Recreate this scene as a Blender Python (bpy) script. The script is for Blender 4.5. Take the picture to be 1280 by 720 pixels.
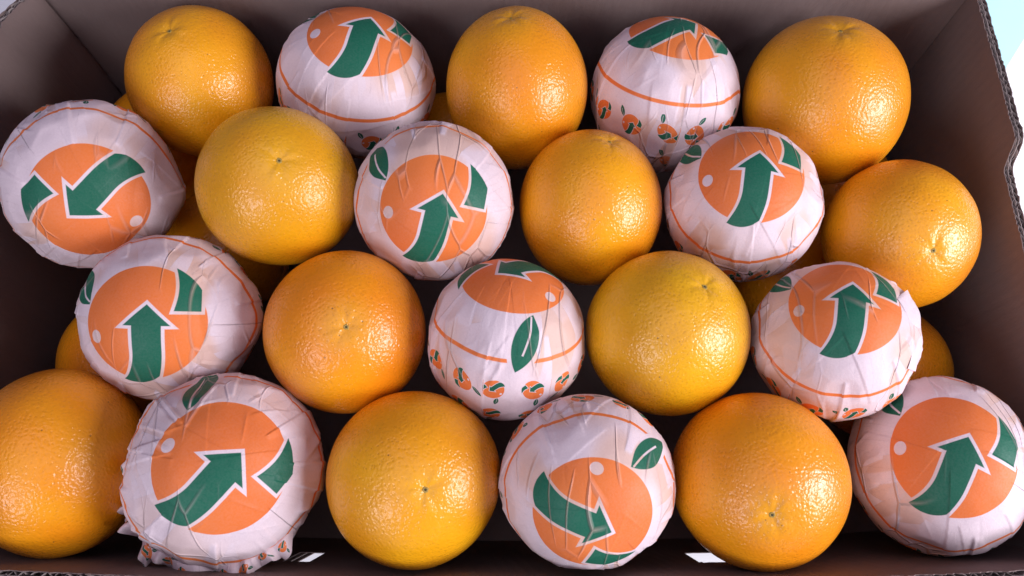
import bpy, math, random
import numpy as np
from mathutils import Vector, Matrix

scene = bpy.context.scene
for o in list(bpy.data.objects):
    bpy.data.objects.remove(o)

# ------------------------------------------------------------------ camera
H_CAM, TILT = 0.376, math.radians(20)
cam_data = bpy.data.cameras.new('camera')
cam = bpy.data.objects.new('camera', cam_data)
scene.collection.objects.link(cam)
cam.location = (0, 0, H_CAM)
cam.rotation_euler = (TILT, 0, 0)
cam_data.sensor_width = 36
cam_data.lens = 36 * 1000 / 1280
cam_data.clip_start = 0.01
cam_data.clip_end = 50
scene.camera = cam

# ------------------------------------------------------------------ room light
world = bpy.data.worlds.new('World')
scene.world = world
world.use_nodes = True
bg = world.node_tree.nodes['Background']
bg.inputs['Color'].default_value = (0.68, 0.60, 1.0, 1)
bg.inputs['Strength'].default_value = 0.16

def window_light(name, direction, dist, sx, sy, power, color, target=(0, 0.15, 0.0)):
    l = bpy.data.lights.new(name, 'AREA')
    l.shape = 'RECTANGLE'
    l.size, l.size_y = sx, sy
    l.energy = power
    l.color = color
    o = bpy.data.objects.new(name, l)
    scene.collection.objects.link(o)
    d = Vector(direction).normalized()
    o.location = Vector(target) + d * dist
    o.rotation_euler = (-d).to_track_quat('-Z', 'Y').to_euler()
    return o

window_light('window_light', (0.86, -0.30, 0.40), 1.15, 0.52, 0.52, 18.0, (0.925, 0.915, 1.0))
window_light('door_light', (-0.44, -0.72, 0.53), 1.6, 0.65, 0.65, 11.0, (0.88, 0.90, 1.0))

window_light('ceiling_light', (-0.10, -0.12, 1.0), 1.7, 2.0, 1.6, 10.0, (0.87, 0.81, 1.0))

# daylight falling on the table beside the box
sp = bpy.data.lights.new('daylight_patch', 'SPOT')
sp.energy = 38; sp.spot_size = math.radians(21); sp.spot_blend = 0.25; sp.shadow_soft_size = 0.02
spo = bpy.data.objects.new('daylight_patch', sp)
scene.collection.objects.link(spo)
spo.location = (1.15, 0.50, 0.85)
spo.rotation_euler = (Vector((0.53, 0.36, -0.13)) - spo.location).to_track_quat('-Z', 'Y').to_euler()

scene.view_settings.view_transform = 'Standard'
scene.view_settings.look = 'None'
scene.view_settings.exposure = -0.05
scene.view_settings.gamma = 1.0
scene.render.engine = 'CYCLES'
scene.cycles.use_denoising = True
scene.cycles.use_adaptive_sampling = True
scene.cycles.adaptive_threshold = 0.02
scene.cycles.adaptive_min_samples = 16
scene.cycles.max_bounces = 5
scene.cycles.diffuse_bounces = 3
scene.cycles.glossy_bounces = 2
scene.cycles.transmission_bounces = 3
scene.cycles.caustics_reflective = False
scene.cycles.caustics_refractive = False
scene.cycles.transparent_max_bounces = 12

# ------------------------------------------------------------------ node helpers
class NT:
    def __init__(self, tree):
        self.t = tree
        self.n = tree.nodes
        self.l = tree.links
    def new(self, typ, **kw):
        nd = self.n.new(typ)
        for k, v in kw.items():
            setattr(nd, k, v)
        return nd
    def put(self, sock, v):
        if isinstance(v, V):
            self.l.new(v.s, sock)
        elif isinstance(v, bpy.types.NodeSocket):
            self.l.new(v, sock)
        else:
            sock.default_value = v
    def m(self, op, a, b=None, c=None):
        nd = self.new('ShaderNodeMath', operation=op)
        for i, v in enumerate((a, b, c)):
            if v is not None:
                self.put(nd.inputs[i], v)
        return V(self, nd.outputs[0])
    def mixc(self, fac, a, b):
        nd = self.new('ShaderNodeMix', data_type='RGBA')
        self.put(nd.inputs[0], fac); self.put(nd.inputs[6], a); self.put(nd.inputs[7], b)
        return nd.outputs[2]

class V:
    def __init__(self, nt, s):
        self.nt, self.s = nt, s
    def __add__(self, o): return self.nt.m('ADD', self, o)
    __radd__ = __add__
    def __sub__(self, o): return self.nt.m('SUBTRACT', self, o)
    def __rsub__(self, o): return self.nt.m('SUBTRACT', o, self)
    def __mul__(self, o): return self.nt.m('MULTIPLY', self, o)
    __rmul__ = __mul__
    def __truediv__(self, o): return self.nt.m('DIVIDE', self, o)
    def __neg__(self): return self * -1.0

def fmax(*a):
    r = a[0]
    for x in a[1:]: r = (r if isinstance(r, V) else x).nt.m('MAXIMUM', r, x)
    return r
def fmin(*a):
    r = a[0]
    for x in a[1:]: r = (r if isinstance(r, V) else x).nt.m('MINIMUM', r, x)
    return r
def length(x, y): return x.nt.m('SQRT', x * x + y * y)
def inside(sdf, soft=0.006):
    nt = sdf.nt
    nd = nt.new('ShaderNodeMapRange', interpolation_type='LINEAR')
    nt.put(nd.inputs[0], sdf)
    nd.inputs[1].default_value = soft; nd.inputs[2].default_value = -soft
    nd.inputs[3].default_value = 0; nd.inputs[4].default_value = 1
    return V(nt, nd.outputs[0])

def new_mat(name):
    m = bpy.data.materials.new(name)
    m.use_nodes = True
    nt = NT(m.node_tree)
    return m, nt, m.node_tree.nodes['Principled BSDF'], m.node_tree.nodes['Material Output']

# ------------------------------------------------------------------ printed emblem: node group, unit = radius of the orange disc, arrow along +Y
def emblem_group():
    g = bpy.data.node_groups.new('emblem', 'ShaderNodeTree')
    g.interface.new_socket('x', in_out='INPUT', socket_type='NodeSocketFloat')
    g.interface.new_socket('y', in_out='INPUT', socket_type='NodeSocketFloat')
    for n in ('orange', 'green', 'leaf_zone'):
        g.interface.new_socket(n, in_out='OUTPUT', socket_type='NodeSocketFloat')
    nt = NT(g)
    gi, go = nt.new('NodeGroupInput'), nt.new('NodeGroupOutput')
    x, y = V(nt, gi.outputs[0]), V(nt, gi.outputs[1])
    disc = length(x, y) - 1.0
    ax = x - 0.08
    # arrow head: base line and two slanted sides (outline contour)
    hx, hy = 0.49, 0.47
    ll = math.hypot(hx, hy)
    head = fmax(-0.075 - y,
                (ax * hy + (y + 0.075 - hy) * hx) * (1 / ll),
                (ax * -hy + (y + 0.075 - hy) * hx) * (1 / ll))
    # shaft with the tail curling to the left
    bend = fmax(-0.42 - y, 0.0)
    left = (bend * bend * -0.62 - 0.275) - ax
    right = ax - 0.275 + bend * bend * 0.30
    cap = length(ax + 0.22, fmin(y + 0.58, 0.0)) - 0.56
    shaft = fmax(left, right, y - 0.05, cap)
    arrow = fmin(head, shaft)
    # second ribbon piece at the upper right
    t = fmax(fmin((y - 0.16) * (1 / 0.82), 1.0), 0.0)
    bulge = nt.m('SINE', t * math.pi) * 0.075
    piece = fmax(0.17 - y, (bulge + 0.41) - x, x - 0.95, length(x, y) - 1.14)
    ribbon = fmin(arrow, piece)
    dot = length((x + 0.79) * 1.15, y + 0.25) - 0.115
    # leaf: two arcs between its tips
    p0, p1 = (-0.99, 0.30), (-1.64, 1.12)
    mx, my = (p0[0] + p1[0]) / 2, (p0[1] + p1[1]) / 2
    L = math.hypot(p1[0] - p0[0], p1[1] - p0[1])
    ux, uy = (p1[0] - p0[0]) / L, (p1[1] - p0[1]) / L
    u = (x - mx) * ux + (y - my) * uy
    w = (x - mx) * -uy + (y - my) * ux
    a, b = L / 2, 0.215
    rr = (a * a + b * b) / (2 * b)
    leaf = fmax(length(u, w - (rr - b)) - rr, length(u, w + (rr - b)) - rr)
    vein = fmax(nt.m('ABSOLUTE', w - 0.035 + u * u * 0.25) - 0.016, u - 0.22, -0.48 - u)
    leaf_ink = inside(leaf) * (1.0 - inside(vein))
    orange = inside(disc) * (1.0 - inside(ribbon)) * (1.0 - inside(dot))
    green = fmax(inside(ribbon + 0.052), leaf_ink)
    nt.put(go.inputs[0], orange); nt.put(go.inputs[1], green); nt.put(go.inputs[2], inside(leaf - 0.075))
    return g

EMBLEM = emblem_group()

def tissue_material():
    m, nt, bsdf, out = new_mat('printed_tissue')
    uvn = nt.new('ShaderNodeUVMap', uv_map='print')
    sep = nt.new('ShaderNodeSeparateXYZ')
    nt.l.new(uvn.outputs[0], sep.inputs[0])
    x, y = V(nt, sep.outputs[0]), V(nt, sep.outputs[1])
    r = length(x, y)
    phi = nt.m('ARCTAN2', y, x)
    # small emblems in two circles round the main one
    outer = nt.m('GREATER_THAN', r, 2.74)
    step = 2 * math.pi / 21 - outer * (2 * math.pi / 21 - 2 * math.pi / 26)
    r0 = 2.36 + outer * 0.72
    k = nt.m('ROUND', phi / step)
    ang = k * step
    lx = (x - nt.m('COSINE', ang) * r0) * (1 / 0.195)
    ly = (y - nt.m('SINE', ang) * r0) * (1 / 0.195)
    q = nt.m('SINE', k * 2.4 + outer) * 0.35
    c_, s_ = nt.m('COSINE', q), nt.m('SINE', q)
    small = nt.m('GREATER_THAN', r, 2.0)
    ex = x + small * (lx * c_ + ly * s_ - x)
    ey = y + small * (ly * c_ - lx * s_ - y)
    nd = nt.new('ShaderNodeGroup'); nd.node_tree = EMBLEM
    nt.put(nd.inputs[0], ex); nt.put(nd.inputs[1], ey)
    o1, g1, leafzone = [V(nt, o) for o in nd.outputs]
    ring = inside(nt.m('ABSOLUTE', r - 1.80) - 0.034) * (1.0 - leafzone)
    orange = fmin(o1 + ring, 1.0)
    green = g1
    tc = nt.new('ShaderNodeTexCoord')
    nz = nt.new('ShaderNodeTexNoise'); nz.inputs['Scale'].default_value = 1100; nz.inputs['Detail'].default_value = 2
    nt.l.new(tc.outputs['Object'], nz.inputs['Vector'])
    fib = V(nt, nz.outputs['Fac'])
    cloud = V(nt, nt.new('ShaderNodeAttribute', attribute_name='cloud').outputs['Fac'])
    lay = V(nt, nt.new('ShaderNodeAttribute', attribute_name='layers').outputs['Fac'])
    cling = V(nt, nt.new('ShaderNodeAttribute', attribute_name='cling').outputs['Fac'])
    fuv = nt.new('ShaderNodeUVMap', uv_map='fold')
    fv_ = nt.new('ShaderNodeTexVoronoi', feature='F1', voronoi_dimensions='2D'); fv_.inputs['Scale'].default_value = 1.0
    nt.l.new(fuv.outputs[0], fv_.inputs['Vector'])
    fsep = nt.new('ShaderNodeSeparateColor'); nt.l.new(fv_.outputs['Color'], fsep.inputs[0])
    strip, strip2 = V(nt, fsep.outputs[0]), V(nt, fsep.outputs[1])
    foldz = V(nt, nt.new('ShaderNodeAttribute', attribute_name='foldzone').outputs['Fac'])
    cling = fmax(cling - foldz * nt.m('GREATER_THAN', strip2, 0.62), 0.0)
    paper = nt.mixc(fib, (0.67, 0.535, 0.565, 1), (0.77, 0.635, 0.66, 1))
    # a single layer clinging to the peel takes its colour, doubled folds stay white
    paper = nt.mixc(cling * (0.30 + cloud * 0.35), paper, (0.64, 0.36, 0.21, 1))
    oc = nt.mixc(cloud, (0.72, 0.150, 0.020, 1), (0.78, 0.195, 0.035, 1))
    gc = nt.mixc(cloud, (0.001, 0.095, 0.050, 1), (0.003, 0.13, 0.072, 1))
    nt.put(bsdf.inputs['Roughness'], 0.44 + fib * 0.2)
    bsdf.inputs['Specular IOR Level'].default_value = 0.28
    oi = nt.new('ShaderNodeObjectInfo')
    rv = nt.new('ShaderNodeCombineXYZ')
    nt.put(rv.inputs[0], V(nt, oi.outputs['Random']) * 3.0 + cloud * 0.006)
    addv = nt.new('ShaderNodeVectorMath', operation='ADD')
    nt.l.new(tc.outputs['Object'], addv.inputs[0]); nt.l.new(rv.outputs[0], addv.inputs[1])
    vo = nt.new('ShaderNodeTexVoronoi', feature='DISTANCE_TO_EDGE')
    vo.inputs['Scale'].default_value = 85
    mpv = nt.new('ShaderNodeMapping'); mpv.inputs['Scale'].default_value = (1.0, 0.22, 0.5); mpv.inputs['Rotation'].default_value = (0.3, 0.2, 0.5)
    nt.l.new(addv.outputs[0], mpv.inputs['Vector'])
    nt.l.new(mpv.outputs[0], vo.inputs['Vector'])
    line = fmax(1.0 - V(nt, vo.outputs['Distance']) * (1 / 0.045), 0.0)
    gate = nt.new('ShaderNodeMapRange'); nt.put(gate.inputs[0], cloud)
    gate.inputs[1].default_value = 0.46; gate.inputs[2].default_value = 0.72
    hgt = line * V(nt, gate.outputs[0]) * 0.95 + fib * 0.09 + foldz * (strip * 0.42 + V(nt, fv_.outputs['Distance']) * (strip2 - 0.5) * 0.9)
    wear = 1.0 - line * V(nt, gate.outputs[0]) * 0.38
    col = nt.mixc(orange * (0.90 + fib * 0.12) * wear, paper, oc)
    col = nt.mixc(green * (0.955 + fib * 0.06) * wear, col, gc)
    nt.put(bsdf.inputs['Base Color'], col)
    bump = nt.new('ShaderNodeBump'); bump.inputs['Strength'].default_value = 0.7; bump.inputs['Distance'].default_value = 0.0012
    nt.put(bump.inputs['Height'], hgt)
    nt.l.new(bump.outputs[0], bsdf.inputs['Normal'])
    return m

def peel_material():
    m, nt, bsdf, out = new_mat('orange_peel')
    tc = nt.new('ShaderNodeTexCoord')
    oi = nt.new('ShaderNodeObjectInfo')
    tone = V(nt, nt.new('ShaderNodeAttribute', attribute_name='tone').outputs['Fac'])
    patch = V(nt, nt.new('ShaderNodeAttribute', attribute_name='patch').outputs['Fac'])
    vo = nt.new('ShaderNodeTexVoronoi', feature='F1'); vo.inputs['Scale'].default_value = 620
    nt.l.new(tc.outputs['Object'], vo.inputs['Vector'])
    pv = V(nt, vo.outputs['Distance'])
    sepc = nt.new('ShaderNodeSeparateColor'); nt.l.new(vo.outputs['Color'], sepc.inputs[0])
    rnd = V(nt, sepc.outputs[0])
    n = nt.new('ShaderNodeTexNoise'); n.inputs['Scale'].default_value = 600; n.inputs['Detail'].default_value = 1.5
    nt.l.new(tc.outputs['Object'], n.inputs['Vector'])
    fine = V(nt, n.outputs['Fac'])
    hsv = nt.new('ShaderNodeHueSaturation')
    nt.l.new(oi.outputs['Color'], hsv.inputs['Color'])
    nt.put(hsv.inputs['Hue'], 0.487 + tone * 0.026)
    nt.put(hsv.inputs['Value'], 0.88 + tone * 0.16 + fine * 0.16)
    # yellowish halo about the scar
    uvn = nt.new('ShaderNodeUVMap', uv_map='polar')
    sep = nt.new('ShaderNodeSeparateXYZ'); nt.l.new(uvn.outputs[0], sep.inputs[0])
    pol = V(nt, sep.outputs[1])
    mr = nt.new('ShaderNodeMapRange', interpolation_type='SMOOTHSTEP'); nt.put(mr.inputs[0], pol + (tone - 0.5) * 0.3)
    mr.inputs[1].default_value = 0.02; mr.inputs[2].default_value = 0.45; mr.inputs[3].default_value = 0.5; mr.inputs[4].default_value = 0.0
    col = nt.mixc(V(nt, mr.outputs[0]), hsv.outputs[0], (0.72, 0.37, 0.015, 1))
    # oil glands: small dark pits, stronger in patches; now and then a brown speck
    pore = nt.new('ShaderNodeMapRange'); nt.put(pore.inputs[0], pv)
    pore.inputs[1].default_value = 0.08; pore.inputs[2].default_value = 0.34; pore.inputs[3].default_value = 1.0; pore.inputs[4].default_value = 0.0
    pr = V(nt, pore.outputs[0])
    col = nt.mixc(pr * patch * 0.34, col, (0.30, 0.085, 0.010, 1))
    speck = nt.m('GREATER_THAN', rnd, 0.995)
    col = nt.mixc(pr * speck * 0.8, col, (0.10, 0.045, 0.015, 1))
    nt.put(bsdf.inputs['Base Color'], col)
    bsdf.inputs['Roughness'].default_value = 0.48
    bsdf.inputs['Specular IOR Level'].default_value = 0.22
    bsdf.inputs["Coat Weight"].default_value = 0.85
    nt.put(bsdf.inputs['Coat Roughness'], 0.15 + fine * 0.12 + patch * 0.07)
    bsdf.inputs['Coat IOR'].default_value = 1.47
    h = fmin(pv, 0.55) * 0.8 + fine * 0.9
    def bump(strength, dist, sock):
        b = nt.new('ShaderNodeBump'); b.inputs['Strength'].default_value = strength; b.inputs['Distance'].default_value = dist
        nt.put(b.inputs['Height'], h)
        nt.l.new(b.outputs[0], sock)
    bump(0.30, 0.0006, bsdf.inputs['Normal'])
    bump(0.58, 0.00085, bsdf.inputs['Coat Normal'])
    return m

def cardboard_material(name, base, dark):
    m, nt, bsdf, out = new_mat(name)
    tc = nt.new('ShaderNodeTexCoord')
    mp = nt.new('ShaderNodeMapping'); mp.inputs['Scale'].default_value = (1, 1, 0.25)
    nt.l.new(tc.outputs['Object'], mp.inputs['Vector'])
    def noise(scale, detail, vec):
        n = nt.new('ShaderNodeTexNoise'); n.inputs['Scale'].default_value = scale; n.inputs['Detail'].default_value = detail
        nt.l.new(vec, n.inputs['Vector']); return V(nt, n.outputs['Fac'])
    a = noise(14, 5, tc.outputs['Object']); f = noise(900, 3, mp.outputs[0]); g = noise(160, 3, mp.outputs[0])
    col = nt.mixc(fmin(a * 0.6 + f * 0.35 + g * 0.15, 1.0), dark, base)
    nt.put(bsdf.inputs['Base Color'], col)
    bsdf.inputs['Roughness'].default_value = 0.75
    bsdf.inputs['Specular IOR Level'].default_value = 0.25
    bump = nt.new('ShaderNodeBump'); bump.inputs['Strength'].default_value = 0.35; bump.inputs['Distance'].default_value = 0.0006
    sx_ = nt.new('ShaderNodeSeparateXYZ'); nt.l.new(tc.outputs['Object'], sx_.inputs[0])
    wash = nt.m('SINE', (V(nt, sx_.outputs[0]) + V(nt, sx_.outputs[1])) * (2 * math.pi / 0.0058))
    nt.put(bump.inputs['Height'], f * 0.4 + g * 0.5 + a + wash * 0.10)
    nt.l.new(bump.outputs[0], bsdf.inputs['Normal'])
    return m

def plain_material(name, c1, c2, scale, rough, bumpd=0.0):
    m, nt, bsdf, out = new_mat(name)
    tc = nt.new('ShaderNodeTexCoord')
    n = nt.new('ShaderNodeTexNoise'); n.inputs['Scale'].default_value = scale; n.inputs['Detail'].default_value = 4
    nt.l.new(tc.outputs['Object'], n.inputs['Vector'])
    nt.put(bsdf.inputs['Base Color'], nt.mixc(V(nt, n.outputs['Fac']), c1, c2))
    bsdf.inputs['Roughness'].default_value = rough
    if bumpd:
        b = nt.new('ShaderNodeBump'); b.inputs['Distance'].default_value = bumpd; b.inputs['Strength'].default_value = 0.5
        nt.l.new(n.outputs['Fac'], b.inputs['Height']); nt.l.new(b.outputs[0], bsdf.inputs['Normal'])
    return m

M_TISSUE = tissue_material()
M_PEEL = peel_material()
M_BOARD = cardboard_material('kraft_liner', (0.200, 0.144, 0.132, 1), (0.130, 0.092, 0.084, 1))
M_FLUTE = cardboard_material('kraft_flute', (0.36, 0.30, 0.28, 1), (0.22, 0.175, 0.16, 1))
M_TABLE = plain_material('white_table', (0.88, 0.88, 0.88, 1), (0.91, 0.91, 0.91, 1), 30, 0.45)
M_SHEET = plain_material('pale_cyan_sheet', (0.46, 0.84, 0.87, 1), (0.50, 0.87, 0.89, 1), 40, 0.55)
M_SCAR = plain_material('scar_tissue', (0.30, 0.20, 0.04, 1), (0.42, 0.27, 0.05, 1), 900, 0.7, 0.0003)
M_PIT = plain_material('scar_pit', (0.035, 0.03, 0.018, 1), (0.07, 0.055, 0.03, 1), 900, 0.9)

# ------------------------------------------------------------------ mesh helpers
COL = scene.collection
def link(o, parent=None):
    COL.objects.link(o)
    if parent is not None: o.parent = parent
    return o
def mesh_obj(name, verts, faces, mat, parent=None, smooth=True):
    me = bpy.data.meshes.new(name)
    me.from_pydata([tuple(v) for v in verts], [], faces)
    me.materials.append(mat)
    if smooth: me.polygons.foreach_set('use_smooth', [True] * len(me.polygons))
    me.update()
    return link(bpy.data.objects.new(name, me), parent)
def empty(name, loc, label, cat, group=None):
    o = bpy.data.objects.new(name, None)
    o.empty_display_size = 0.01
    o.location = loc
    o['label'] = label; o['category'] = cat
    if group: o['group'] = group
    return link(o)

def polar_mesh(name, pts, nphi, ntheta, mat, parent, uvname, uv, attrs=None, extra_uv=None):
    """pts: pole point, then ntheta rings of nphi points, optionally closed by the far pole."""
    closed = len(pts) == 2 + nphi * ntheta
    me = bpy.data.meshes.new(name)
    j = np.arange(nphi); j2 = (j + 1) % nphi
    tris = np.stack([np.zeros(nphi, int), 1 + j, 1 + j2], 1)
    quads = []
    for i in range(ntheta - 1):
        a = 1 + i * nphi; b = a + nphi
        quads.append(np.stack([a + j, b + j, b + j2, a + j2], 1))
    quads = np.concatenate(quads)
    last = []
    if closed:
        a = 1 + (ntheta - 1) * nphi
        last = np.stack([a + j, np.full(nphi, len(pts) - 1), a + j2], 1)
    nl = tris.size + quads.size + (last.size if closed else 0)
    npoly = len(tris) + len(quads) + (len(last) if closed else 0)
    loops = np.concatenate([tris.ravel(), quads.ravel()] + ([last.ravel()] if closed else []))
    sizes = np.concatenate([np.full(len(tris), 3), np.full(len(quads), 4)] + ([np.full(len(last), 3)] if closed else []))
    starts = np.concatenate([[0], np.cumsum(sizes)[:-1]])
    me.vertices.add(len(pts)); me.vertices.foreach_set('co', pts.astype(np.float32).ravel())
    me.loops.add(nl); me.loops.foreach_set('vertex_index', loops.astype(np.int32))
    me.polygons.add(npoly); me.polygons.foreach_set('loop_start', starts.astype(np.int32))
    me.polygons.foreach_set('use_smooth', np.ones(npoly, bool))
    me.update(calc_edges=True)
    lay = me.uv_layers.new(name=uvname)
    lay.data.foreach_set('uv', uv[loops].astype(np.float32).ravel())
    if extra_uv:
        lay2 = me.uv_layers.new(name=extra_uv[0])
        lay2.data.foreach_set('uv', extra_uv[1][loops].astype(np.float32).ravel())
    for k, arr in (attrs or {}).items():
        at = me.attributes.new(k, 'FLOAT', 'POINT'); at.data.foreach_set('value', arr.astype(np.float32))
    me.materials.append(mat)
    me.validate(); me.update()
    return link(bpy.data.objects.new(name, me), parent)

def sph_noise(u, rng, n, f0, f1):
    out = np.zeros(len(u))
    for _ in range(n):
        k = rng.normal(size=3); k /= np.linalg.norm(k); k *= rng.uniform(f0, f1)
        out += np.sin(u @ k + rng.uniform(0, 6.28))
    return out / math.sqrt(n)

def frame(pole, hint=(0.3, 1, 0.2)):
    p = np.array(pole, float); p /= np.linalg.norm(p)
    y = np.array(hint, float); y = y - p * (y @ p); y /= np.linalg.norm(y)
    return np.cross(y, p), y, p

IMG_R = np.array([1, 0, 0.]); IMG_U = np.array([0, math.cos(TILT), math.sin(TILT)])
def squash(pts, sx, sy):
    """the fruits are not quite round: stretch across and along the slope of the pile"""
    a = pts @ IMG_R; b = pts @ IMG_U
    return pts + np.outer(a * (sx - 1), IMG_R) + np.outer(b * (sy - 1), IMG_U)

# ------------------------------------------------------------------ table and sheet
TZ = -0.130
tb = mesh_obj('table', [(-1.6, -1.2, TZ), (1.6, -1.2, TZ), (1.6, 1.6, TZ), (-1.6, 1.6, TZ),
                        (-1.6, -1.2, TZ - .03), (1.6, -1.2, TZ - .03), (1.6, 1.6, TZ - .03), (-1.6, 1.6, TZ - .03)],
              [(0, 1, 2, 3), (4, 7, 6, 5), (0, 4, 5, 1), (1, 5, 6, 2), (2, 6, 7, 3), (3, 7, 4, 0)], M_TABLE, smooth=False)
tb['kind'] = 'structure'
e = np.array([.592, .806]); n = np.array([-.806, .592]); p0 = np.array([.375, .367])
cs = [p0 - .09 * e, p0 + .40 * e, p0 + .40 * e + .22 * n, p0 - .09 * e + .22 * n]
sv = [(c[0], c[1], TZ + .0004) for c in cs] + [(c[0], c[1], TZ + .0012) for c in cs]
sh = mesh_obj('plastic_sheet', sv, [(3, 2, 1, 0), (4, 5, 6, 7), (0, 1, 5, 4), (1, 2, 6, 5), (2, 3, 7, 6), (3, 0, 4, 7)], M_SHEET, smooth=False)
sh['label'] = 'pale cyan flat sheet lying on the white table behind the box corner'
sh['category'] = 'sheet'

# ------------------------------------------------------------------ cardboard box
XL, XR, YB = -0.271, 0.2505, 0.301
ZF = -0.124                      # inner floor
THK = 0.0046
box = empty('cardboard_box', (0, 0.15, TZ + .0005), 'open brown corrugated cardboard box filled with oranges', 'box')
BOX0 = np.array([0, 0.15, TZ + .0005])
def smooth01(x): x = np.clip(x, 0, 1); return x * x * (3 - 2 * x)

def wall(name, inner, outward, smin, smax, rim, hole=None, ragged=0.0003, ns=200, nz=26, seed=0, label=None, pitch=0.0058):
    """inner(s,z)->xy of the inner face; outward: xy direction; rim(s): height of the top edge"""
    rng = np.random.default_rng(seed)
    s = np.linspace(smin, smax, ns)
    rz = np.array([rim(v) for v in s])
    jag_i = rng.normal(size=ns) * ragged; jag_o = rng.normal(size=ns) * ragged
    t = np.linspace(0, 1, nz)
    ow = np.array([outward[0], outward[1], 0.0])
    def surf(off, jag, z_lo=ZF - .004):
        g = np.empty((nz, ns, 3))
        for i, tt in enumerate(t):
            z = z_lo + (rz + jag - z_lo) * tt
            xy = np.array([inner(a, b) for a, b in zip(s, z)])
            g[i, :, :2] = xy; g[i, :, 2] = z
        return g + ow * off - BOX0
    def sheet(g0, g1, nm, mat, parent, bottom):
        # thin closed sheet between two grids, with the hole left open
        v = np.concatenate([g0.reshape(-1, 3), g1.reshape(-1, 3)]); N = nz * ns
        keep = np.ones((nz - 1, ns - 1), bool)
        if hole:
            for i in range(nz - 1):
                for jx in range(ns - 1):
                    c = (g0[i, jx] + g0[i + 1, jx + 1]) / 2 + BOX0
                    if hole((s[jx] + s[jx + 1]) / 2, c[2], bottom): keep[i, jx] = False
        f = []
        for i in range(nz - 1):
            for jx in range(ns - 1):
                if not keep[i, jx]: continue
                a, b, c, d = i * ns + jx, i * ns + jx + 1, (i + 1) * ns + jx + 1, (i + 1) * ns + jx
                f.append((a, b, c, d)); f.append((N + d, N + c, N + b, N + a))
                if i == nz - 2 or not keep[i + 1, jx]: f.append((d, c, N + c, N + d))
                if i == 0 or not keep[i - 1, jx]: f.append((b, a, N + a, N + b))
                if jx == 0 or not keep[i, jx - 1]: f.append((a, d, N + d, N + a))
                if jx == ns - 2 or not keep[i, jx + 1]: f.append((c, b, N + b, N + c))
        return mesh_obj(nm, v, f, mat, parent, smooth=False)
    lin = 0.00042
    panel = sheet(surf(0, jag_i), surf(lin, jag_i), name, M_BOARD, box, -.064)
    if label: panel['label'] = label
    sheet(surf(THK - lin, jag_o), surf(THK, jag_o), 'outer_liner', M_BOARD, panel, -.108)
    mid = THK * 0.5
    jm = rng.normal(size=ns) * ragged - .0002
    sheet(surf(mid - .00015, jm), surf(mid + .00015, jm), 'middle_liner', M_FLUTE, panel, -.086)
    # two wavy mediums
    L = smax - smin
    m = int(L / pitch * 10)
    ss = np.linspace(smin, smax, m)
    for (o0, o1, ph, pt) in ((lin, mid - .00015, 0.0, pitch), (mid + .00015, THK - lin, 1.3, pitch * 0.83)):
        off = (o0 + o1) / 2 + (o1 - o0) / 2 * 0.97 * np.sin(2 * math.pi * ss / pt + ph + 0.25 * np.sin(ss * 40))
        v, f = [], []
        jg = np.repeat(rng.normal(size=m // 4 + 1), 4)[:m] * ragged * 1.4 - .0004
        zl = np.array([rim(v_) - .008 for v_ in ss])
        for side in (-.00009, .00009):
            for lev in (0, 1):
                for k in range(m):
                    z = zl[k] if lev == 0 else rim(ss[k]) + jg[k]
                    xy = inner(ss[k], z)
                    v.append(np.array([xy[0], xy[1], z]) + ow * (off[k] + side) - BOX0)
        for k in range(m - 1):
            a, b, c, d = k, k + 1, m + k + 1, m + k
            o = 2 * m
            f.append((a, b, c, d)); f.append((o + d, o + c, o + b, o + a)); f.append((d, c, o + c, o + d))
        mesh_obj('fluting', v, f, M_FLUTE, panel, smooth=False)
    return panel

RIM = 0.0245
def rim_right(y):
    drop = smooth01((0.208 - y) / 0.012) * (1 - smooth01((0.098 - y) / 0.012))
    return RIM + .0012 * smooth01(1 - abs(y - .212) / .01) - 0.0125 * drop + 0.0006 * math.sin(y * 60)
def inner_right(y, z): return (XR - 0.0022 * math.exp(-((y - .195) / .012) ** 2) * 0 + 0.0015 * math.sin(y * 10), y)
def rim_left(y): return RIM + 0.0005 * math.sin(y * 50)
def inner_left(y, z):
    return (XL + 0.013 * float(smooth01((y - .270) / .031)) ** 1.5 + .0008 * math.sin(y * 31 + z * 40), y)
def rim_back(x):
    dip = smooth01((x - 0.028) / 0.006) * (1 - smooth01((x - 0.136) / 0.006))
    return RIM + .0035 - 0.0095 * dip
def inner_back(x, z):
    return (x, YB - 0.0018 * math.exp(-((x - .165 - (z - .01) * .8) / .012) ** 2) + .0012 * math.sin(x * 17))
def rim_front(x): return 0.0225 + 0.0006 * math.sin(x * 45)
def inner_front(x, z):
    bow = 0.0068 - 0.0082 * (1 - (x / .27) ** 2)
    return (x, bow + (0.0225 - z) * 0.155)
def hole_front(x, z, bottom):
    for c, hl in ((-0.1035, 0.0035), (0.101, 0.008)):
        if abs(x - c) < hl + .003 and bottom < z < -0.030: return True
    return False
wall('wall_panel', inner_left, (-1, 0), 0.004, YB, rim_left, seed=1)
wall('wall_panel', inner_right, (1, 0), 0.004, YB, rim_right, seed=2, label='side panel with a stepped notch in its corrugated rim')
wall('wall_panel', inner_back, (0, 1), XL + .004, XR - .0005, rim_back, seed=3, label='back panel with a shallow cut in its rim')
wall('wall_panel', inner_front, (0, -1), XL + .001, XR - .001, rim_front, hole=hole_front, ragged=0.0008, ns=320, nz=60, seed=4, label='front panel with torn rim and two slotted openings', pitch=0.0046)
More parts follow.
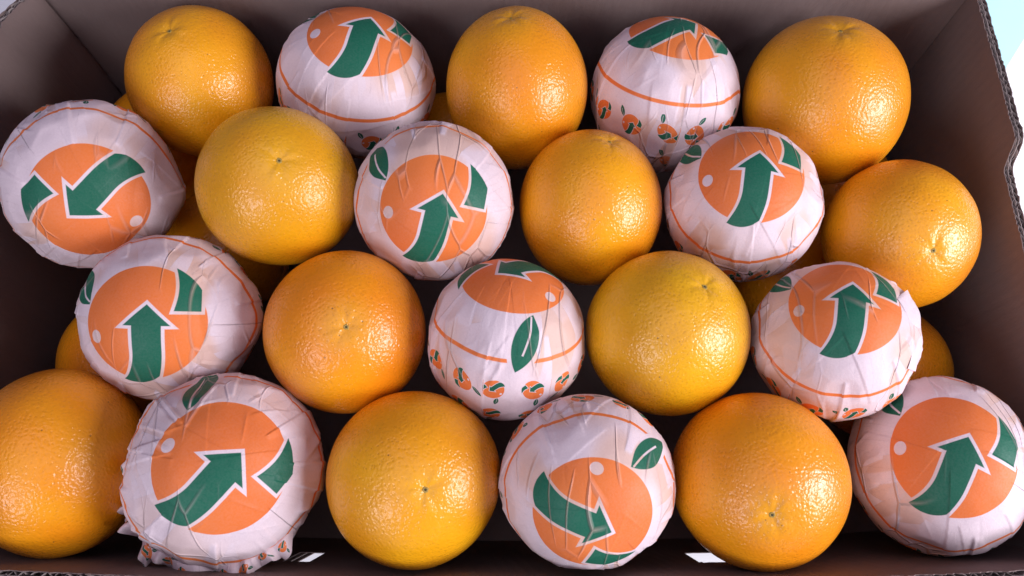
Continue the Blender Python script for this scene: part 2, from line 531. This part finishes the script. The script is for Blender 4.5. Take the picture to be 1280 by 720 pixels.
# bottom board
fx = np.linspace(XL + .001, XR - .001, 15)
ring_ = [(a, inner_front(a, ZF)[1] + .0003) for a in fx] + [(XR - .001, YB - .003), (XL + .001, YB - .003)]
nr = len(ring_)
fv = [np.array([a, b, z]) - BOX0 for z in (ZF, ZF - .004) for a, b in ring_]
mesh_obj('bottom_board', fv, [tuple(range(nr)), tuple(range(2 * nr - 1, nr - 1, -1))] + [(i, i + nr, (i + 1) % nr + nr, (i + 1) % nr) for i in range(nr)], M_BOARD, box, smooth=False)

# ------------------------------------------------------------------ oranges
def build_peel(name, r, scar, seed, sx, sy, parent, off, scar_depth=0.03, nphi=176, nth=100):
    rng = np.random.default_rng(seed)
    X, Y, P = frame(scar)
    th = (np.arange(1, nth + 1) / (nth + 1)) ** 1.12 * math.pi
    ph = np.arange(nphi) / nphi * 2 * math.pi
    T, F = np.meshgrid(th, ph, indexing='ij')
    T = np.concatenate([[0], T.ravel(), [math.pi]]); F = np.concatenate([[0], F.ravel(), [0]])
    u = np.outer(np.sin(T) * np.cos(F), X) + np.outer(np.sin(T) * np.sin(F), Y) + np.outer(np.cos(T), P)
    rad = 1 + 0.011 * sph_noise(u, rng, 6, 1.5, 3.5) + 0.0022 * sph_noise(u, rng, 14, 8, 20)
    rad -= scar_depth * np.exp(-(T / 0.10) ** 2) + 0.012 * np.exp(-(T / 0.33) ** 2)
    rad -= 0.004 * np.exp(-((T - 0.16) / 0.10) ** 2) * (np.cos(F * 5 + rng.uniform(0, 6)) + .6 * np.cos(F * 8 + rng.uniform(0, 6)))
    pts = squash(u * (rad * r)[:, None], sx, sy)
    uv = np.stack([F / 6.2832, T], 1)
    tone = np.clip(.5 + .22 * sph_noise(u, rng, 8, 1.5, 4) + .09 * sph_noise(u, rng, 12, 6, 14), 0, 1)
    patch = smooth01(.5 + .45 * sph_noise(u, rng, 14, 3, 9))
    return polar_mesh(name, pts + off, nphi, nth, M_PEEL, parent, 'polar', uv, {'tone': tone, 'patch': patch}), pts[0], P

def build_scar(parent, at, axis, size, seed):
    X, Y, P = frame(axis)
    prof = [(0.0, -.25), (.35, -.15), (.6, .05), (.85, .18), (1.15, .05), (1.5, -.35)]
    rng = np.random.default_rng(seed); nn = 14
    v, f = [], []
    wob = 1 + .12 * rng.normal(size=nn)
    for (a, b) in prof:
        for k in range(nn):
            q = k / nn * 6.2832
            v.append(at + size * (a * wob[k] * (math.cos(q) * X + math.sin(q) * Y) + b * P))
    for i in range(len(prof) - 1):
        for k in range(nn):
            k2 = (k + 1) % nn
            f.append((i * nn + k, (i + 1) * nn + k, (i + 1) * nn + k2, i * nn + k2))
    sc = mesh_obj('stem_scar', v, f, M_SCAR, parent)
    v, f = [], []
    for (a, b) in ((.5, -.1), (.45, .1), (.25, .16), (0, .12)):
        for k in range(8):
            q = k / 8 * 6.2832
            v.append(at + size * (a * (math.cos(q) * X + math.sin(q) * Y) + b * P))
    for i in range(3):
        for k in range(8):
            f.append((i * 8 + k, i * 8 + (k + 1) % 8, (i + 1) * 8 + (k + 1) % 8, (i + 1) * 8 + k))
    mesh_obj('pit', v, f, M_PIT, sc)

DEEP, MID, YEL = (0.80, 0.270, 0.004), (0.79, 0.298, 0.004), (0.75, 0.355, 0.005)
ORANGES = [
    # x, y, z, r, stretch across, stretch along, scar direction, scar shown, tint, label
    ((-0.1731, 0.2606, -0.0053, 0.0400), .966, 1.03, (-0.102, 0.125, 0.987), 1, MID, 'bare orange in the back corner of the box beside the left cardboard wall'),
    ((0.0024, 0.2523, 0.0008, 0.0412), .94, 1.06, (-0.078, 0.436, 0.897), .6, MID, 'tall egg-shaped bare orange against the back wall between two wrapped fruits'),
    ((0.1706, 0.2458, -0.0012, 0.0443), .976, 1.02, (-0.079, 0.371, 0.925), .8, MID, 'biggest bare orange, in the corner of the back wall and notched wall'),
    ((-0.1179, 0.1858, 0.0140, 0.0400), 1.0, .995, (0.283, -0.133, 0.95), 1.1, YEL, 'yellowish bare orange with a dark stem scar facing up in the second row'),
    ((0.0405, 0.1819, -0.0016, 0.0386), .963, 1.035, (0.218, 0.537, 0.815), .7, MID, 'bare orange with tapered top in the second row between two wrapped fruits'),
    ((0.1982, 0.1660, -0.0003, 0.0375), .99, 1.01, (-0.006, -0.582, 0.813), 1.0, MID, 'bare orange with a black scar dot beside the notched cardboard wall'),
    ((-0.0806, 0.1130, 0.0037, 0.0390), .99, 1.01, (0.206, -0.234, 0.95), 1.0, DEEP, 'deep orange bare fruit with central scar in the third row'),
    ((0.0749, 0.1119, 0.0046, 0.0399), .99, 1.01, (0.304, 0.291, 0.907), 1.1, YEL, 'greenish yellow bare orange with off-centre scar in the third row'),
    ((-0.2131, 0.0516, -0.0065, 0.0414), .955, 1.05, (-0.75, 0.25, -0.6), 0, DEEP, 'large bare orange cut off by the frame in the front corner'),
    ((-0.0448, 0.0435, 0.0029, 0.0395), .996, 1.004, (0.245, -0.237, 0.94), 1.1, MID, 'round bare orange with pale scar in the front row beside the crumpled wrapper'),
    ((0.1122, 0.0424, 0.0031, 0.0392), .99, 1.01, (-0.147, -0.469, 0.871), 1.0, DEEP, 'bare orange with puckered scar in the front row between two wrapped fruits'),
]
for i, ((x, y, z, r), sx, sy, scar, ss, tint, label) in enumerate(ORANGES):
    e_ = empty('orange', (x, y, z - r), label, 'orange', 'bare oranges of the top layer')
    off = np.array([0, 0, r])
    peel, tip, P = build_peel('peel', r, scar, 100 + i, sx, sy, e_, off)
    peel.color = (*tint, 1)
    if ss: build_scar(e_, tip + off + P * .00025, P, 0.00098 * ss, 300 + i)

LOWER = [
    ((-0.2173, 0.2575, -0.0687), 'shaded orange of the lower layer peeping out in the back corner beside the left wall'),
    ((-0.0398, 0.2575, -0.0693), 'shaded lower orange in the gap between a wrapped fruit and the egg-shaped orange'),
    ((0.2055, 0.2359, -0.0740), 'shaded lower orange under the biggest orange near the notched wall'),
    ((-0.1778, 0.1870, -0.0654), 'shaded lower orange between the left-wall wrapped fruit and the yellowish orange'),
    ((0.1635, 0.1732, -0.0665), 'shaded lower orange below the second-row orange beside the notched wall'),
    ((-0.2146, 0.1160, -0.0642), 'shaded lower orange by the left wall above the frame-cut orange'),
    ((0.2055, 0.1102, -0.0640), 'shaded lower orange by the right wall behind a wrapper with a lifted flap'),
]
for i, (c, label) in enumerate(LOWER):
    r = 0.0385
    if i not in (0, 5, 6): c = (c[0] * .985, c[1] + .003, c[2] - .013)
    e_ = empty('orange', (c[0], c[1], c[2] - r), label, 'orange', 'oranges of the lower layer')
    rng = np.random.default_rng(700 + i)
    sc = rng.normal(size=3)
    peel, tip, P = build_peel('peel', r, sc, 500 + i, 1, 1, e_, np.array([0, 0, r]), nphi=96, nth=54)
    peel.color = (*DEEP, 1)

# ------------------------------------------------------------------ wrapped oranges
ALPHA = math.radians(39.4)
def build_wrapper(e_, r, pole, up, seed, sx, sy, crumple=0.0, pleats=8, skirt=None, flap=None, nphi=400, nth=190):
    rng = np.random.default_rng(seed)
    P = np.array(pole, float); P /= np.linalg.norm(P)
    Y0 = np.array(up, float); Y0 -= P * (Y0 @ P); Y0 /= np.linalg.norm(Y0)
    X0 = np.cross(Y0, P)
    X, Y = .969 * X0 + .245 * Y0, .969 * Y0 - .245 * X0      # Y = direction of the printed arrow
    th = np.arange(1, nth + 1) / nth * math.radians(150)
    ph = np.arange(nphi) / nphi * 2 * math.pi
    T, F = np.meshgrid(th, ph, indexing='ij')
    T = np.concatenate([[0], T.ravel()]); F = np.concatenate([[0], F.ravel()])
    u = np.outer(np.sin(T) * np.cos(F), X) + np.outer(np.sin(T) * np.sin(F), Y) + np.outer(np.cos(T), P)
    # taut tissue: shallow flat facets between creases
    npl = int(60 + 90 * crumple)
    k = np.arange(npl) + .5
    zz = 1 - 2 * k / npl; pp = k * 2.39996 + rng.uniform(0, 6)
    nrm = np.stack([np.sqrt(1 - zz * zz) * np.cos(pp), np.sqrt(1 - zz * zz) * np.sin(pp), zz], 1) + rng.normal(size=(npl, 3)) * .12
    nrm /= np.linalg.norm(nrm, axis=1)[:, None]
    dist = 0.982 + rng.normal(size=npl) * (0.008 + .008 * crumple)
    dots = u @ nrm.T
    cand = np.where(dots > 0.5, dist[None, :] / np.maximum(dots, .5), 9.0)
    sharp = 420.0
    mn = np.minimum(cand.min(1), 1.004)
    rad = mn - np.log(np.exp(-sharp * (cand - mn[:, None])).sum(1) + np.exp(-sharp * (1.004 - mn))) / sharp
    rad += .030 * crumple * (crumple > .5) * smooth01((T - .8) / .5) * sph_noise(u, rng, 9, 4, 9)
    # fade facets near the smooth printed front
    wgt = 0.04 + 1.1 * smooth01((T - 0.55) / 0.6)
    rad = 0.992 + (rad - 0.992) * np.maximum(wgt, crumple * .2)
    rad += 0.003 * sph_noise(u, rng, 10, 3, 8) + (0.0012 + .0015 * crumple) * sph_noise(u, rng, 20, 14, 30)
    # pleats: the flat sheet has too much paper for the ball, so it is printed true between pleats and tucked away at them
    lay = np.zeros(len(T)); rho = T / ALPHA
    base = math.radians(147)                                  # the printed leaf stays whole
    gaps = rng.uniform(.45, 1.6, pleats); gaps[0] = 1.3; gaps *= 6.2832 / gaps.sum()
    fi = base + gaps[0] * rng.uniform(.42, .58) - gaps[0] + np.cumsum(gaps)
    Fr = (F - fi[-1]) % (2 * math.pi)
    edges = np.concatenate([[0], np.cumsum(np.diff(np.concatenate([[fi[-1] - 2 * math.pi], fi])))])
    idx = np.clip(np.searchsorted(edges, Fr, side='right') - 1, 0, pleats - 1)
    mid = (edges[idx] + edges[idx + 1]) / 2
    sT = 1 - (1 - np.sin(T) / np.maximum(T, 1e-4)) * smooth01((T - .62) / .3)
    tuck = rng.uniform(-.25, .25, pleats)
    Fp = fi[-1] + mid + (Fr - mid) * sT + tuck[idx] * (1 - sT)
    for a in fi:
        t0 = rng.uniform(0.66, 1.05) - .25 * crumple
        wmm = rng.uniform(.07, .24)
        d = (F - a + math.pi) % (2 * math.pi) - math.pi
        sgn = rng.choice([-1, 1])
        arc = d * np.maximum(np.sin(T), .05) * sgn - rng.uniform(-.05, .25) * np.maximum(T - t0, 0) * 0
        on = smooth01((T - t0) / 0.06)
        wid = wmm * (0.35 + 0.65 * smooth01((T - t0) / .6))
        strip = smooth01((arc + .004) / .008) * (1 - smooth01((arc - wid) / .02)) * on
        lip = 1 - np.clip(arc / wid, 0, 1)
        rad += strip * (0.003 + (0.011 + .010 * crumple) * lip) * rng.uniform(.5, 1.3)
        lay = np.maximum(lay, strip)
    # short sharp wrinkles (ridges along short arcs)
    for _ in range(int(26 + 60 * crumple)):
        c = rng.normal(size=3); c /= np.linalg.norm(c)
        if c @ P < -.3: c = c + P * .8; c /= np.linalg.norm(c)
        radial = c * (c @ P) - P; radial /= np.linalg.norm(radial) + 1e-9
        tt = rng.normal(size=3); tt -= c * (tt @ c); tt /= np.linalg.norm(tt)
        g = radial * rng.uniform(.5, 1.6) * rng.choice([-1, 1]) + tt; g -= c * (g @ c); g /= np.linalg.norm(g)
        b = np.cross(c, g)
        al, ac = u @ g, u @ b
        ln = rng.uniform(.12, .38)
        env = np.clip(1 - (al / ln) ** 2, 0, 1) * (u @ c > 0)
        wd = rng.uniform(.010, .018)
        rad += rng.uniform(.4, 1.0) * (.006 + .010 * crumple) * env * np.exp(-np.abs(ac) / wd) * rng.choice([1, 1, -.7])
    for _ in range(int(9 + 8 * crumple)):
        a, tc_ = rng.uniform(0, 6.2832), rng.uniform(1.15, 1.7)
        d = ((F - a + math.pi) % (2 * math.pi) - math.pi) * np.sin(T) + (T - tc_) * rng.uniform(-.5, .5)
        env = np.clip(1 - np.abs(T - tc_) / rng.uniform(.12, .4), 0, 1)
        wl, wr = rng.uniform(.02, .05), rng.uniform(.05, .16)
        tent = np.clip(np.where(d < 0, 1 + d / wl, 1 - d / wr), 0, 1)
        rad += (.016 + .03 * crumple) * rng.uniform(.4, 1.2) * env * tent
        lay = np.maximum(lay, env * tent)
    # overlaps: one edge of a tuck lies on top of its neighbour
    for _ in range(int(16 + 18 * crumple)):
        c = rng.normal(size=3); c /= np.linalg.norm(c)
        c = c + P * .25; c /= np.linalg.norm(c)
        out_ = c * (c @ P) - P; out_ /= np.linalg.norm(out_) + 1e-9
        tt = rng.normal(size=3) * .6
        g = out_ * 1.2 + tt; g -= c * (g @ c); g /= np.linalg.norm(g)
        b = np.cross(c, g) * rng.choice([-1, 1])
        al, ac = u @ g, u @ b
        ln = rng.uniform(.25, .6)
        env = smooth01((1 - (al / ln) ** 2) * 2.5) * (u @ c > 0)
        wd = rng.uniform(.06, .18)
        front = .35 + .65 * smooth01((np.arccos(np.clip(c @ P, -1, 1)) - .5) / .4)
        rad += (.009 + .010 * crumple) * rng.uniform(.5, 1.1) * front * env * smooth01((ac + .004) / .008) * np.exp(-np.maximum(ac, 0) / wd)
        lay = np.maximum(lay, front * env * smooth01((ac + .004) / .008) * (1 - smooth01((ac - wd) / .02)) * rng.uniform(.4, 1))
    if skirt:
        # loose hem flaring away from the fruit on one side
        cdir, amt = np.array(skirt[0], float), skirt[1]
        cdir /= np.linalg.norm(cdir)
        side = smooth01((u @ cdir - .15) / .5)
        band = smooth01((T - 1.22) / .14) * (1 - .35 * smooth01((T - 1.75) / .3))
        fold = .7 * sph_noise(u, rng, 8, 5, 10) + .35 * np.abs(sph_noise(u, rng, 8, 12, 20))
        rad += amt * side * band * np.clip(.8 + .7 * fold, .0, 2.0)
        lay = np.maximum(lay, side * band * .8)
    if flap:
        cdir, amt, w_ = np.array(flap[0], float), flap[1], flap[2]
        cdir /= np.linalg.norm(cdir)
        q = np.arccos(np.clip(u @ cdir, -1, 1))
        bumpf = np.clip(1 - q / w_, 0, 1)
        rad += amt * bumpf
        lay = np.maximum(lay, smooth01(bumpf * 3))
    cloud = np.clip(.5 + .22 * sph_noise(u, rng, 10, 3, 9), 0, 1)
    cling = (1 - np.clip(lay, 0, 1)) * smooth01((1.0 - rad + .25 * (cloud - .45)) / .07 + .2) * (1 - .75 * crumple)
    pts = squash(u * (rad * r)[:, None], sx, sy) + np.array([0, 0, r])
    foldzone = smooth01((T - .60) / .25) * smooth01(.35 + .9 * sph_noise(u, rng, 10, 2, 5) + .4 + crumple)
    fold_uv = np.stack([F * rng.uniform(4.0, 5.5) + .8 * T * np.sin(F * 2 + seed) + seed * 7.3, T * 1.1 + seed], 1)
    uv = np.stack([rho * np.cos(Fp), rho * np.sin(Fp)], 1)
    return polar_mesh('wrapper', pts, nphi, nth, M_TISSUE, e_, 'print', uv, {'layers': lay, 'cloud': cloud, 'cling': cling, 'foldzone': foldzone}, extra_uv=('fold', fold_uv))

def build_hem(e_, r, seed):
    """loose lower edge of the sheet: a ruffled ribbon lying round the front of the fruit"""
    rng = np.random.default_rng(seed)
    ns, nt_ = 260, 9
    q0, q1 = math.radians(186), math.radians(322)
    s = np.linspace(0, 1, ns)
    knots = np.sort(rng.uniform(0, 1, 26)); lev = rng.uniform(-1, 1, 26); lev[::2] = -np.abs(lev[::2]); lev[1::2] = np.abs(lev[1::2])
    zig = np.convolve(np.pad(np.interp(s, knots, lev), 4, 'edge'), np.array([1, 2, 3, 4, 5, 4, 3, 2, 1]) / 25, 'valid')
    knots2 = np.linspace(0, 1, 15); wv = np.interp(s, knots2, rng.uniform(.55, 1.35, 15))
    ends = smooth01(s / .12) * smooth01((1 - s) / .12)
    pts, uv = [], []
    for j in range(nt_):
        t = j / (nt_ - 1)
        q = q0 + (q1 - q0) * s + .03 * zig * t
        reach = .95 + t * ends * (.28 * wv + .04 * zig)
        reach = np.where(np.abs(np.sin(q)) > .8, np.minimum(reach, 1.135 + .03 * zig), reach)
        zz = .004 + .010 * zig * t * ends - .010 * t ** 2 + .006 * t * np.sin(s * 9) - .003
        up_ = smooth01((np.abs(np.sin(q)) - .6) / .35)
        zz = zz + up_ * (.004 + .006 * t)
        pts.append(np.stack([r * reach * np.cos(q), r * reach * np.sin(q), r + zz], 1))
        rr_ = 1.86 + .95 * t
        ang = -1.2 + 3.6 * s + .06 * zig
        uv.append(np.stack([rr_ * np.cos(ang), rr_ * np.sin(ang)], 1))
    pts = np.concatenate(pts); uv = np.concatenate(uv)
    f = [(j * ns + k, (j + 1) * ns + k, (j + 1) * ns + k + 1, j * ns + k + 1) for j in range(nt_ - 1) for k in range(ns - 1)]
    o = mesh_obj('hem', pts, f, M_TISSUE, e_)
    me = o.data
    loops = np.empty(len(me.loops), np.int32); me.loops.foreach_get('vertex_index', loops)
    for nm, arr in (('print', uv), ('fold', uv * 2)):
        me.uv_layers.new(name=nm).data.foreach_set('uv', arr[loops].astype(np.float32).ravel())
    for nm, val in (('cloud', .5), ('cling', 0), ('foldzone', .6), ('layers', 1)):
        me.attributes.new(nm, 'FLOAT', 'POINT').data.foreach_set('value', np.full(len(me.vertices), val, np.float32))

def build_flap(e_, c, r):
    """a corner of the sheet standing off the side of the fruit"""
    nrm_ = np.array([0, 0, H_CAM]) - np.array(c); nrm_ /= np.linalg.norm(nrm_)
    ri = np.cross(IMG_U, nrm_); ri /= np.linalg.norm(ri); uu = np.cross(nrm_, ri)
    na, nb = 40, 12
    pts, uv = [], []
    for ia in range(na):
        fa = ia / (na - 1)
        a = math.radians(37 - 58 * fa)
        for ib in range(nb):
            fb = ib / (nb - 1)
            psi = math.radians(60 + 27 * fb * (1 - .45 * fa))
            d = math.cos(psi) * nrm_ + math.sin(psi) * (math.cos(a) * ri + math.sin(a) * uu)
            lift = .004 + .060 * fb ** 1.5 * max(0, 1 - fa * 1.35) ** 1.2 + .010 * math.sin(fa * 17 + fb * 3) * fb
            if ia == 0: lift -= .02 * (1 - fb)
            pts.append(d * r * (1 + lift) + np.array([0, 0, r]))
            uv.append((1.32 + .2 * fb, -.3 + .5 * fa))
    f = [(i * nb + j, i * nb + j + 1, (i + 1) * nb + j + 1, (i + 1) * nb + j) for i in range(na - 1) for j in range(nb - 1)]
    o = mesh_obj('flap', pts, f, M_TISSUE, e_)
    me = o.data; uv = np.array(uv)
    loops = np.empty(len(me.loops), np.int32); me.loops.foreach_get('vertex_index', loops)
    for nm in ('print', 'fold'):
        me.uv_layers.new(name=nm).data.foreach_set('uv', uv[loops].astype(np.float32).ravel())
    for nm, val in (('cloud', .45), ('cling', 0), ('foldzone', .2), ('layers', 1)):
        me.attributes.new(nm, 'FLOAT', 'POINT').data.foreach_set('value', np.full(len(me.vertices), val, np.float32))

WRAPPED = [
    ((-0.0867, 0.2592, -0.0049, 0.0424), (0.218, 0.202, 0.955), (0.378, 0.885, -0.274), 1.02, .975, {}, 'paper-wrapped orange at the back wall, first wrapped one from the left corner'),
    ((0.0844, 0.2534, -0.0062, 0.0414), (0.104, 0.516, 0.85), (0.948, 0.206, -0.241), .98, 1.02, {}, 'wrapped orange at the back wall with arrow pointing to the biggest bare orange'),
    ((-0.2179, 0.1923, 0.0039, 0.0425), (0.403, -0.597, 0.693), (-0.817, -0.577, -0.023), .98, 1.02, dict(crumple=.15, flap=((.95, -.15, -.05), .13, .6)), 'wrapped orange against the left wall with its arrow pointing down and left'),
    ((-0.0391, 0.1787, 0.0122, 0.0396), (0.088, -0.535, 0.84), (0.482, 0.761, 0.434), 1.0, 1.0, {}, 'wrapped orange in the second row between yellowish and tapered bare oranges'),
    ((0.1183, 0.1811, 0.0037, 0.0393), (-0.121, 0.017, 0.992), (0.422, 0.906, 0.036), 1.0, 1.0, {}, 'wrapped orange in the second row in front of the biggest bare orange'),
    ((-0.1682, 0.1216, -0.0005, 0.0412), (0.083, -0.378, 0.922), (0.279, 0.897, 0.342), 1.01, .99, dict(flap=((.96, -.05, .28), .17, .6)), 'wrapped orange in the third row with arrow straight up, behind the crumpled one'),
    ((-0.0027, 0.1084, 0.0070, 0.0381), (0.11, 0.639, 0.761), (-0.908, -0.247, 0.339), .985, 1.015, {}, 'wrapped orange in the third row showing a big green leaf'),
    ((0.1527, 0.1068, 0.0098, 0.0375), (-0.157, 0.238, 0.958), (0.481, 0.866, -0.136), 1.0, 1.0, dict(flap=((0.78, .30, .52), .04, .24), corner=True), 'wrapped orange in the third row with a white paper flap lifted at its edge'),
    ((-0.1310, 0.0480, 0.0024, 0.0432), (0.267, -0.112, 0.957), (0.777, 0.613, -0.145), 1.0, 1.0, dict(crumple=.65, pleats=9, skirt=((-.1, -.95, -.1), .015)), 'heavily crumpled wrapped orange with a ruffled paper hem in the front row'),
    ((0.0335, 0.0415, 0.0114, 0.0384), (-0.019, -0.528, 0.849), (0.82, -0.493, -0.289), 1.01, .99, {}, 'wrapped orange in the front row with its arrow pointing down and right'),
    ((0.2033, 0.0515, -0.0119, 0.0408), (-0.289, -0.021, 0.957), (0.641, 0.738, 0.21), .97, 1.03, dict(crumple=.1), 'wrapped orange in the front right corner cut by the frame'),
]
for i, ((x, y, z, r), pole, up, sx, sy, kw, label) in enumerate(WRAPPED):
    e_ = empty('wrapped_orange', (x, y, z - r), label, 'wrapped orange', 'paper-wrapped oranges')
    if kw.pop('corner', False): build_flap(e_, (x, y, z), r)
    build_wrapper(e_, r, pole, up, 40 + i, sx, sy, **kw)
    if kw.get('skirt'): build_hem(e_, r, 77)
    peel, _, _ = build_peel('peel', r * (.93 if kw.get('skirt') else .95), -np.array(pole), 800 + i, sx, sy, e_, np.array([0, 0, r]), nphi=80, nth=46)
    peel.color = (*MID, 1)
